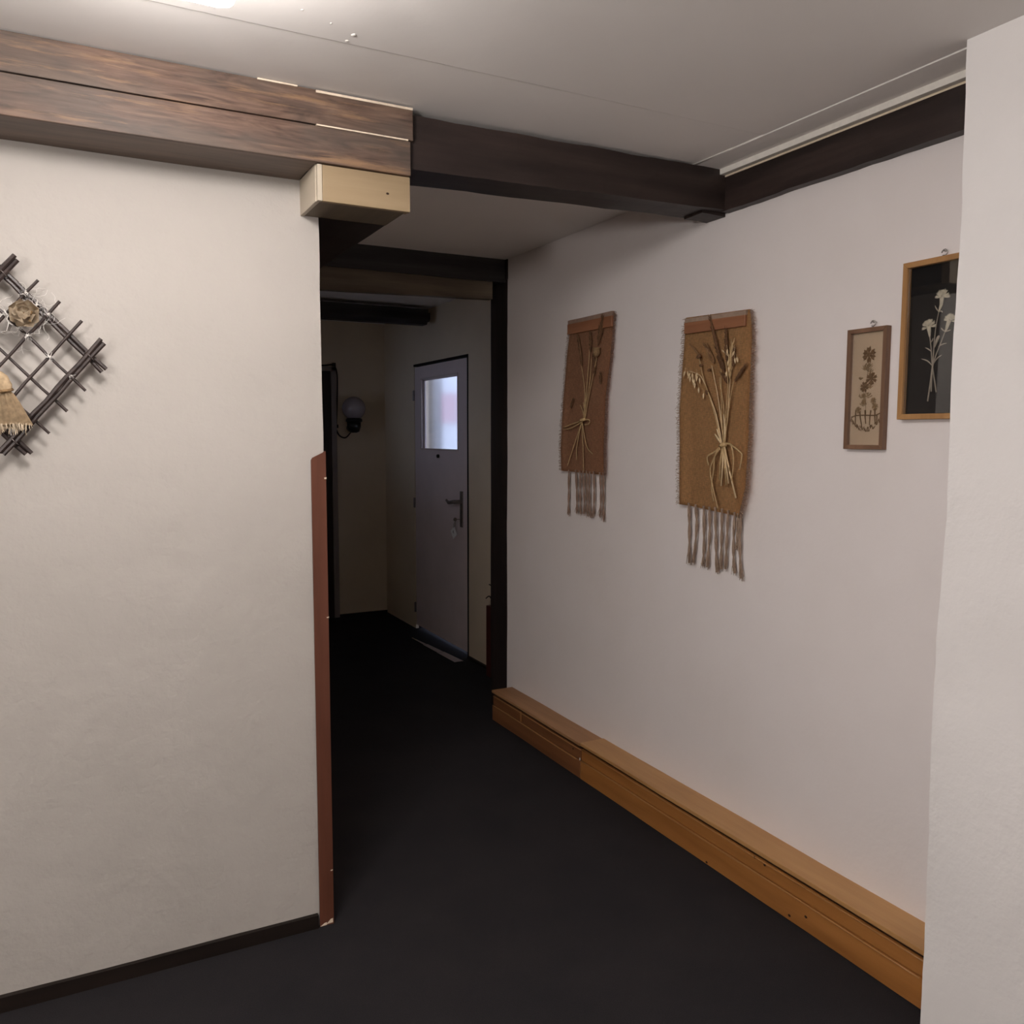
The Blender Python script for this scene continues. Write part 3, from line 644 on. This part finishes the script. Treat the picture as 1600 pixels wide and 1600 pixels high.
for k, pts in enumerate([[(3.17, 1.562), (3.253, 1.547), (3.327, 1.532)], [(3.17, 1.556), (3.265, 1.528), (3.325, 1.525)], [(3.169, 1.565), (3.111, 1.563), (3.116, 1.546), (3.151, 1.543)], [(3.170, 1.562), (3.227, 1.47), (3.293, 1.359)], [(3.172, 1.558), (3.160, 1.433), (3.153, 1.339)], [(3.168, 1.555), (3.131, 1.452), (3.079, 1.416)], [(3.177, 1.555), (3.214, 1.445), (3.213, 1.387)], [(3.151, 1.571), (3.17, 1.609), (3.188, 1.629)], [(3.158, 1.57), (3.150, 1.60), (3.160, 1.64)]]):
    bm = bmesh.new(); tube(bm, smooth_path(P(1.994 - .001 * (k % 3), pts), 5), .0033 if k < 7 else .003, 6, .0022, flat=(.45, 1, 1)); obj('raffia_strip', bm, M['straw'], h1, True)
bm = bmesh.new(); tube(bm, [(1.992, 3.185, 1.560), (1.986, 3.165, 1.563), (1.992, 3.143, 1.567)], .0065, 8); obj('raffia_knot', bm, M['straw'], h1, True)

# dried plants on the larger hanging
STALK2 = [[(2.257, 1.468), (2.276, 1.565), (2.299, 1.654), (2.329, 1.742)], [(2.257, 1.468), (2.271, 1.587), (2.279, 1.732)], [(2.253, 1.468), (2.258, 1.587), (2.28, 1.675), (2.281, 1.697)], [(2.25, 1.469), (2.245, 1.586), (2.239, 1.673), (2.254, 1.749)], [(2.25, 1.469), (2.239, 1.586), (2.233, 1.69)], [(2.263, 1.468), (2.296, 1.566), (2.332, 1.633), (2.375, 1.698), (2.403, 1.717), (2.453, 1.73)], [(2.25, 1.469), (2.23, 1.608), (2.214, 1.68)], [(2.263, 1.468), (2.31, 1.588), (2.368, 1.702), (2.383, 1.745), (2.395, 1.778)]]
for k, pts in enumerate(STALK2):
    bm = bmesh.new(); tube(bm, smooth_path(P(1.994 - .0012 * (k % 4), pts), 5), .0022, 6, .0012); obj('stalk', bm, M['straw_pale'] if k in (0, 4, 5) else M['straw'], h2, True)
for k, (pts, r, mm) in enumerate((([(2.346, 1.908), (2.31, 1.813), (2.278, 1.732)], .0085, 'ear_dark'), ([(2.263, 1.86), (2.259, 1.801), (2.254, 1.749)], .008, 'ear_dark'), ([(2.165, 1.73), (2.187, 1.706), (2.214, 1.679)], .007, 'ear_dark'), ([(2.449, 1.825), (2.422, 1.803), (2.395, 1.777)], .005, 'ear_brown'), ([(2.365, 1.811), (2.338, 1.776), (2.322, 1.748)], .011, 'ear_brown'), ([(2.218, 1.791), (2.222, 1.766), (2.223, 1.728)], .007, 'ear_dark'), ([(2.272, 1.708), (2.254, 1.691), (2.247, 1.674)], .010, 'ear_dark'), ([(2.292, 1.765), (2.280, 1.745), (2.268, 1.715)], .010, 'ear_dark'), ([(2.228, 1.812), (2.235, 1.754), (2.238, 1.69)], .0085, 'straw'), ([(2.275, 1.787), (2.245, 1.768), (2.226, 1.747)], .005, 'straw_pale'))):
    bm = bmesh.new(); ear(bm, pts, 1.997, r * .72, 60 + k); obj('dried_ear', bm, M[mm], h2)
OAT2 = [(2.472, 1.721), (2.451, 1.719), (2.445, 1.712), (2.426, 1.711), (2.423, 1.694), (2.405, 1.71), (2.402, 1.699), (2.39, 1.658), (2.386, 1.692), (2.364, 1.637), (2.418, 1.687), (2.438, 1.700), (2.412, 1.676), (2.207, 1.749), (2.196, 1.751), (2.217, 1.772), (2.246, 1.781), (2.248, 1.707), (2.236, 1.72), (2.240, 1.745)]
for k, (y, z) in enumerate(OAT2):
    bm = bmesh.new(); grain(bm, y, z, 1.990, .0062, k); obj('oat_grain', bm, M['straw_pale'], h2)
for k, ((y, z), r) in enumerate(zip([(2.395, 1.777), (2.339, 1.726), (2.347, 1.649), (2.383, 1.745)], (.009, .006, .008, .006))):
    bm = bmesh.new(); bmesh.ops.create_icosphere(bm, subdivisions=2, radius=r, matrix=Matrix.Translation((1.992, y, z)))
    for v in bm.verts: v.co += fr(v.co * 160) * r * .35
    obj('seed_head', bm, M['ear_dark'], h2)
for pts in [[(2.3, 1.504), (2.28, 1.484), (2.263, 1.468)], [(2.291, 1.521), (2.274, 1.493), (2.26, 1.468)], [(2.257, 1.571), (2.249, 1.521), (2.25, 1.473)]]:
    bm = bmesh.new(); tube(bm, smooth_path(P(1.990, pts), 4), [.002, .003, .0045, .005, .005, .0045, .0035, .0025, .002], 6, flat=(.4, 1, 1)); obj('leaf', bm, M['straw_pale'], h2, True)
for k, pts in enumerate([[(2.257, 1.461), (2.257, 1.4), (2.262, 1.324)], [(2.252, 1.461), (2.239, 1.401), (2.223, 1.335)], [(2.246, 1.461), (2.214, 1.366), (2.183, 1.288)], [(2.257, 1.461), (2.247, 1.4), (2.236, 1.329)], [(2.259, 1.461), (2.268, 1.4), (2.268, 1.342)], [(2.254, 1.461), (2.234, 1.419), (2.217, 1.377)]]):
    bm = bmesh.new(); tube(bm, P(1.992 - .002 * (k % 3), pts), .0030, 7); obj('cut_stem', bm, M['straw_pale'] if k < 3 else M['straw'], h2, True)
for k, pts in enumerate([[(2.267, 1.457), (2.298, 1.439), (2.331, 1.423), (2.324, 1.394)], [(2.272, 1.457), (2.298, 1.417), (2.315, 1.376), (2.299, 1.319), (2.27, 1.244)], [(2.257, 1.466), (2.221, 1.47), (2.205, 1.451), (2.198, 1.402), (2.206, 1.345)], [(2.216, 1.469), (2.164, 1.441), (2.159, 1.424), (2.167, 1.386)], [(2.267, 1.454), (2.293, 1.424), (2.296, 1.384), (2.305, 1.318), (2.292, 1.268)]]):
    bm = bmesh.new(); tube(bm, smooth_path(P(1.986, pts), 5), .0037, 6, .0026, flat=(.4, 1, 1)); obj('raffia_strip', bm, M['straw'], h2, True)
bm = bmesh.new(); tube(bm, [(1.992, 2.270, 1.462), (1.984, 2.254, 1.465), (1.992, 2.238, 1.468)], .008, 8); obj('raffia_knot', bm, M['straw'], h2, True)

# ================================================================== FRAMED PRESSED FLOWERS
def frame(t, y0, y1, z0, z1, w_, x0, x1, m, glass_x):
    """mitred frame; y0 > y1, front face at x0, back at x1; a bevelled inner lip"""
    for k in range(4):
        o = [(y0, z0), (y1, z0), (y1, z1), (y0, z1)]; i_ = [(y0 - w_, z0 - w_), (y1 + w_, z0 - w_), (y1 + w_, z1 + w_), (y0 - w_, z1 + w_)]
        a, b = k, (k + 1) % 4
        bm = bmesh.new(); prism(bm, [(x0, *o[a]), (x0, *o[b]), (x0, *i_[b]), (x0, *i_[a])], (x1 - x0, 0, 0)); bmesh.ops.bevel(bm, geom=bm.edges[:], offset=.0009, segments=1, affect='EDGES')
        obj('frame_side', bm, m, t)
def blossom(bm, x, y, z, r, n, rng, ser=5, a0=0, a1=2 * math.pi, inner=.15):
    """flat pressed petals, each with a notched rim, slightly overlapping"""
    for k in range(n):
        a = a0 + (a1 - a0) * (k + .5) / n + rng.uniform(-.1, .1); wd = (a1 - a0) / n * .46; xx = x - .0006 * (k % 3) - .0004
        pts = [(xx, y + math.cos(a) * r * inner, z + math.sin(a) * r * inner)]
        for s in range(ser):
            b = a - wd + 2 * wd * s / (ser - 1); rr = r * (1.0 if s % 2 else .82) * (.78 if s in (0, ser - 1) else 1) * rng.uniform(.92, 1.05)
            pts.append((xx, y + math.cos(b) * rr, z + math.sin(b) * rr))
        prism(bm, pts, (.0006, 0, 0))
pb = thing('framed_picture', (2.03, 1.695, 1.46), 'narrow brown-framed picture of small brown pressed flowers on cream card', 'picture', 'framed pressed flowers')
frame(pb, 1.762, 1.627, 1.803, 1.460, .0125, 2.010, 2.029, M['frame_brown'], 2.017)
obj('backing_card', B((2.022, 1.631, 1.464), (2.026, 1.758, 1.799)), M['cream_card'], pb)
obj('glass', B((2.0175, 1.6365, 1.4695), (2.0185, 1.7525, 1.7935)), M['glass'], pb)
rng = random.Random(3)
for (y, z), r, n in (((1.692, 1.728), .024, 6), ((1.681, 1.660), .020, 8), ((1.704, 1.638), .0165, 8), ((1.705, 1.612), .009, 5), ((1.704, 1.596), .009, 5), ((1.672, 1.597), .0105, 8), ((1.665, 1.580), .0115, 9), ((1.722, 1.572), .011, 8)):
    bm = bmesh.new(); blossom(bm, 2.0218, y, z, r, n, rng); lathe(bm, [(r * .3, -.0018), (r * .3, .0008)], (2.0215, y, z), 8, 'x'); obj('pressed_flower', bm, M['petal_brown'] if z > 1.62 else M['sprig_brown'], pb)
def sprig(bm, y, z, s, rng, x=2.0215):
    for k in range(5):
        a = math.pi / 2 + (k - 2) * .5 + rng.uniform(-.2, .2); e = Vector((x, y + math.cos(a) * s, z + math.sin(a) * s)); tube(bm, [(x, y, z), e], .0006, 3)
        for q in (.5, .8, 1): tube(bm, [Vector((x, y, z)).lerp(e, q), Vector((x, y, z)).lerp(e, q) + Vector((0, rng.uniform(-.3, .3) * s, rng.uniform(.1, .4) * s))], .0014, 3, .0005)
bm = bmesh.new()
for (y, z), s in zip([(1.697, 1.683), (1.693, 1.690), (1.705, 1.685), (1.688, 1.677), (1.719, 1.658), (1.684, 1.632), (1.714, 1.606), (1.69, 1.606), (1.706, 1.583)], (.018, .014, .010, .012, .008, .010, .010, .014, .012)): sprig(bm, y, z, s, rng)
tube(bm, smooth_path(P(2.0215, [(1.690, 1.71), (1.697, 1.66), (1.698, 1.6), (1.695, 1.56)]), 4), .0007, 3)
obj('pressed_sprig', bm, M['sprig_brown'], pb)
bm = bmesh.new(); tube(bm, smooth_path(P(2.021, [(1.745, 1.552), (1.727, 1.557), (1.693, 1.557), (1.665, 1.556), (1.648, 1.562)]), 4), .0018, 5)
for a, b in (((1.730, 1.573), (1.730, 1.531)), ((1.716, 1.566), (1.708, 1.528)), ((1.698, 1.572), (1.694, 1.533)), ((1.678, 1.571), (1.681, 1.529)), ((1.664, 1.575), (1.662, 1.532)), ((1.657, 1.556), (1.655, 1.530))): tube(bm, P(2.0205, [a, ((a[0] + b[0]) / 2 + .001, (a[1] + b[1]) / 2), b]), .0019, 5, .0012)
obj('twig_fence', bm, M['petal_brown'], pb)
bm = bmesh.new()
for k in range(46):
    u = k / 45; y = 1.748 - .105 * u; z = 1.518 + .030 * (2 * u - 1) ** 2 + rng.uniform(-.006, .006); tube(bm, [(2.0212, y, z - .003), (2.0212, y + rng.uniform(-.004, .004), z + .004)], .0016, 4, .0008)
obj('pressed_moss', bm, M['petal_brown'], pb, kind='stuff')
def hook(t, y, z, m):
    bm = bmesh.new(); pts = [(2.018, y + .008 * math.cos(a), z + .008 + .008 * math.sin(a)) for a in [math.pi * 2 * i / 14 for i in range(13)]]; tube(bm, pts, .0015, 5); tube(bm, [(2.018, y, z - .004), (2.018, y, z + .002)], .002, 5)
    tube(bm, [(2.033, y, z + .012), (2.012, y, z + .012)], .0016, 5); obj('hanging_ring', bm, m, t, True)
hook(pb, 1.680, 1.806, M['metal'])

pa = thing('framed_picture', (2.03, 1.465, 1.54), 'larger honey-framed picture of white dried carnations on black, partly behind the pier', 'picture', 'framed pressed flowers')
frame(pa, 1.581, 1.350, 1.960, 1.543, .0145, 2.006, 2.029, M['frame_gold'], 2.014)
obj('backing_card', B((2.0235, 1.355, 1.548), (2.027, 1.576, 1.955)), M['black_card'], pa)
obj('glass', B((2.0135, 1.3655, 1.5585), (2.0145, 1.5655, 1.9445)), M['glass'], pa)
XF = 2.0225
rng = random.Random(5)
for y, z, r, tl in ((1.471, 1.862, .023, .12), (1.506, 1.790, .023, -.15), (1.446, 1.799, .020, .28)):
    bm = bmesh.new(); blossom(bm, XF, y, z - r * .25, r, 7, rng, 7, -.15 + tl, math.pi + .15 + tl, .1); blossom(bm, XF - .0015, y, z - r * .1, r * .78, 6, rng, 7, .1 + tl, math.pi - .1 + tl, .1); blossom(bm, XF - .003, y, z - r * .2, r * .5, 5, rng, 5, .1, 3.0, .1)
    obj('carnation_head', bm, M['petal_white'], pa)
for pts in [[(1.472, 1.858), (1.473, 1.839), (1.479, 1.821)], [(1.507, 1.787), (1.504, 1.773), (1.502, 1.758)], [(1.448, 1.796), (1.453, 1.781), (1.458, 1.767)]]:
    bm = bmesh.new(); tube(bm, P(XF - .001, pts), [.0068, .0052, .002], 7, flat=(.35, 1, 1)); obj('calyx', bm, M['petal_white'], pa, True)
for pts in [[(1.479, 1.821), (1.485, 1.784), (1.488, 1.743), (1.49, 1.682), (1.499, 1.59)], [(1.502, 1.76), (1.496, 1.727), (1.49, 1.682), (1.475, 1.613)], [(1.458, 1.768), (1.469, 1.74), (1.484, 1.701), (1.49, 1.669), (1.49, 1.615)]]:
    bm = bmesh.new(); tube(bm, smooth_path(P(XF - .001, pts), 5), .0013, 5, .0021); obj('stem', bm, M['stem_grey'], pa, True)
for pts in [[(1.496, 1.721), (1.504, 1.727), (1.514, 1.732)], [(1.49, 1.682), (1.506, 1.697), (1.524, 1.703)], [(1.476, 1.731), (1.465, 1.736), (1.452, 1.738)], [(1.487, 1.688), (1.478, 1.701), (1.464, 1.709)], [(1.479, 1.821), (1.487, 1.831), (1.491, 1.839)], [(1.479, 1.821), (1.472, 1.822), (1.468, 1.818)], [(1.499, 1.743), (1.494, 1.749), (1.492, 1.755)], [(1.458, 1.768), (1.466, 1.774), (1.47, 1.779)], [(1.458, 1.768), (1.451, 1.769), (1.442, 1.771)]]:
    bm = bmesh.new(); tube(bm, smooth_path(P(XF - .001, pts), 3), [.0009, .0014, .0019, .0019, .0017, .0012, .0005], 5, flat=(.4, 1, 1)); obj('leaf', bm, M['stem_grey'], pa, True)
bm = bmesh.new(); tube(bm, smooth_path(P(XF - .0015, [(1.474, 1.760), (1.480, 1.748), (1.488, 1.728)]), 3), [.002, .004, .0048, .0046, .004, .003, .0015], 6, flat=(.4, 1, 1)); obj('bud', bm, M['stem_grey'], pa, True)
hook(pa, 1.468, 1.962, M['metal'])

# ================================================================== BAMBOO-ROD TRELLIS on the left wall
tl = thing('twig_trellis', (-.13, 2.46, 1.68), 'dark rod lattice decoration with raffia flower and burlap tassel on the left wall', 'wall decoration')
P0 = Vector((-.130, 0, 1.886)); e1 = Vector((.045, 0, -.04775)); e2 = Vector((-.04375, 0, -.053))
rng = random.Random(9)
def rod(a, b, r, y, n=9, wob=.0012):
    pts = [a.lerp(b, i / n) + Vector((rng.uniform(-1, 1) * wob, 0, rng.uniform(-1, 1) * wob)) for i in range(n + 1)]
    for p in pts: p.y = y
    bm = bmesh.new(); tube(bm, pts, [r * rng.uniform(.92, 1.08) for _ in pts], 7); obj('rod', bm, M['rod'], tl)
for j in range(5):      # rods falling to the right
    a = P0 + e2 * j - e1 * .72; b = P0 + e2 * j + e1 * (4 + rng.uniform(.68, .78))
    if j in (0, 4):
        off = e2.normalized() * .0052
        rod(a - off, b - off + e1 * .02, .0056, 2.424); rod(a + off, b + off - e1 * (.02 if j == 0 else .12), .0056, 2.4265)
    else: rod(a, b, .0038, 2.425)
for i in range(5):      # rods falling to the left
    a = P0 + e1 * i - e2 * (.64 + rng.uniform(0, .12)); b = P0 + e1 * i + e2 * 4.62
    if i in (0, 4):
        off = e1.normalized() * .0054
        rod(a - off, b - off, .0060, 2.4115); rod(a + off + e2 * .05, b + off - e2 * .03, .0060, 2.4135)
    else: rod(a, b, .0040, 2.4155)
for i, j in ((0, 0), (4, 0), (4, 4), (0, 4), (1, 0), (2, 0), (4, 1)):   # wire bindings at the crossings
    c = P0 + e1 * i + e2 * j; bm = bmesh.new()
    tube(bm, smooth_path([(c.x - .008, 2.418, c.z + .011), (c.x, 2.4035, c.z), (c.x + .010, 2.418, c.z - .011), (c.x + .002, 2.434, c.z), (c.x - .010, 2.418, c.z + .009)], 4), .0013, 5)
    obj('binding', bm, M['metal_dark'], tl, True)
for x, z in ((-.134, 1.884), (-.13, 1.484)):
    bm = bmesh.new(); tube(bm, [(x, 2.428, z), (x, 2.466, z)], .002, 5); obj('nail', bm, M['metal_dark'], tl)
# raffia rose
rc = Vector((-.088, 2.402, 1.788))
bm = bmesh.new()
for k in range(15):
    ring = k // 5; a = k * 2.4 + rng.uniform(-.2, .2); R_ = (.029, .021, .013)[min(ring, 2)]; h = (.004, -.010, -.020)[min(ring, 2)]
    c = rc + Vector((math.cos(a) * R_ * .55, h, math.sin(a) * R_ * .55)); u = Vector((math.cos(a), -.35, math.sin(a))).normalized(); v = Vector((-math.sin(a), 0, math.cos(a)))
    g = []
    for s in range(6):
        row = []
        for q in range(5):
            uu = -.6 + s / 5 * 1.3; vv = (q - 2) / 2 * math.sqrt(max(.05, 1 - (uu - .1) ** 2)); p = c + u * uu * R_ * .8 + v * vv * R_ * .72 + Vector((0, -1, 0)) * (.010 * (1 - vv * vv) + .016 * max(0, uu) ** 2 + .0015 * math.sin(8 * vv + k))
            row.append(bm.verts.new(p))
        g.append(row)
    for s in range(5):
        for q in range(4): bm.faces.new((g[s][q], g[s][q + 1], g[s + 1][q + 1], g[s + 1][q]))
bmesh.ops.solidify(bm, geom=bm.faces[:], thickness=.0009)
fl = obj('raffia_flower', bm, M['tan_pale'], tl, True)
bm = bmesh.new()
for k in range(9):
    p = rc + Vector((rng.uniform(0, .018), -.020 + rng.uniform(-.004, .002), rng.uniform(-.026, .004))); bmesh.ops.create_icosphere(bm, subdivisions=1, radius=rng.uniform(.003, .0048), matrix=Matrix.Translation(p))
obj('flower_centre', bm, M['sprig_brown'], fl)
for pts in ([(-.118, 2.40, 1.788), (-.125, 2.396, 1.775), (-.122, 2.396, 1.765), (-.127, 2.396, 1.745)], [(-.122, 2.396, 1.765), (-.112, 2.396, 1.760)], [(-.13, 2.40, 1.796), (-.12, 2.397, 1.780), (-.105, 2.40, 1.775)]):
    bm = bmesh.new(); tube(bm, smooth_path(pts, 3), .0016, 4, .0008); obj('white_sprig', bm, M['fibre'], tl)
# burlap tassel: loop, knot, fan with fringe
def fan(name, top, w0, w1, h, lean, y, m, seed):
    bm = bmesh.new(); g = []; nn, mm_ = 14, 9
    for s in range(mm_ + 1):
        t_ = s / mm_; row = []
        for q in range(nn + 1):
            u = q / nn - .5; wd = w0 + (w1 - w0) * t_ ** .7
            row.append(bm.verts.new((top[0] + lean * t_ + u * wd, y - .012 * math.sin(t_ * 2.3) - .0035 * math.sin(q * 1.9 + seed) * (1 - t_ * .5) - .006 * (1 - 4 * u * u), top[1] - h * t_ - .006 * abs(u) * t_)))
        g.append(row)
    for s in range(mm_):
        for q in range(nn): bm.faces.new((g[s][q], g[s][q + 1], g[s + 1][q + 1], g[s + 1][q]))
    bot = [v.co.copy() for v in g[-1]]; bmesh.ops.solidify(bm, geom=bm.faces[:], thickness=.0012); o = obj(name, bm, m, tl, True)
    bm = bmesh.new()
    for k in range(34):
        u = rng.random() * nn; i = min(int(u), nn - 1); p = bot[i].lerp(bot[i + 1], u - i); tube(bm, [p + Vector((0, 0, .004)), p + Vector((rng.uniform(-.002, .003), rng.uniform(-.003, .003), -rng.uniform(.006, .016)))], .0010, 3, .0005)
    obj('fringe', bm, M['tan_pale'], o, kind='stuff'); return o
fan('tassel_back', (-.150, 1.598), .040, .088, .086, .012, 2.412, M['tan_pale'], 2)
fan('tassel_fan', (-.137, 1.602), .026, .078, .080, .018, 2.404, M['tan'], 1)
bm = bmesh.new(); bmesh.ops.create_icosphere(bm, subdivisions=3, radius=1, matrix=Matrix.Translation((-.142, 2.402, 1.621)) @ Matrix.Rotation(-.35, 4, 'Y') @ Matrix.Diagonal((.019, .011, .030, 1)))
for v in bm.verts: v.co += fr(v.co * 60) * .003
obj('tassel_head', bm, M['tan'], tl, True)
bm = bmesh.new(); tube(bm, [(-.160, 2.400, 1.606), (-.145, 2.388, 1.600), (-.128, 2.392, 1.603), (-.121, 2.402, 1.606)], .004, 6); obj('tassel_tie', bm, M['sprig_brown'], tl, True)
bm = bmesh.new(); tube(bm, [(-.132, 2.41, 1.522), (-.129, 2.41, 1.495)], .0012, 4); obj('loose_thread', bm, M['fibre'], tl)
# angel hair spun over the rods
bm = bmesh.new()
for k in range(60):
    c = Vector((rng.choice([-.088, -.10, -.05, -.075, -.06]) + rng.gauss(0, .014), 2.418, rng.choice([1.80, 1.84, 1.77, 1.74, 1.81]) + rng.gauss(0, .016))); pts = []; a = rng.uniform(0, 6.28)
    for s in range(7):
        pts.append(c.copy()); a += rng.uniform(-.9, .9); c += Vector((math.cos(a) * .007, rng.uniform(-.003, .003), math.sin(a) * .007)); c.y = min(max(c.y, 2.408), 2.440)
    tube(bm, smooth_path(pts, 2), .00038, 3)
for cx, cz in [(P0 + e1 * i + e2 * j).xz for i, j in ((1, 0), (2, 0), (1, 1), (2, 1), (0, 1), (3, 1), (4, 1), (1, .6), (1.5, 0), (1.6, 1))]:
    for k in range(7):
        a = rng.uniform(0, 6.28); p = Vector((cx, 2.4085, cz)); tube(bm, [p + Vector((math.cos(a), 0, math.sin(a))) * rng.uniform(.003, .008), p + Vector((rng.uniform(-.004, .004), -.002, rng.uniform(-.004, .004))), p + Vector((math.cos(a + 2.6), 0, math.sin(a + 2.6))) * rng.uniform(.006, .014)], .0009, 4, .0004)
obj('angel_hair', bm, M['fibre'], tl, kind='stuff')
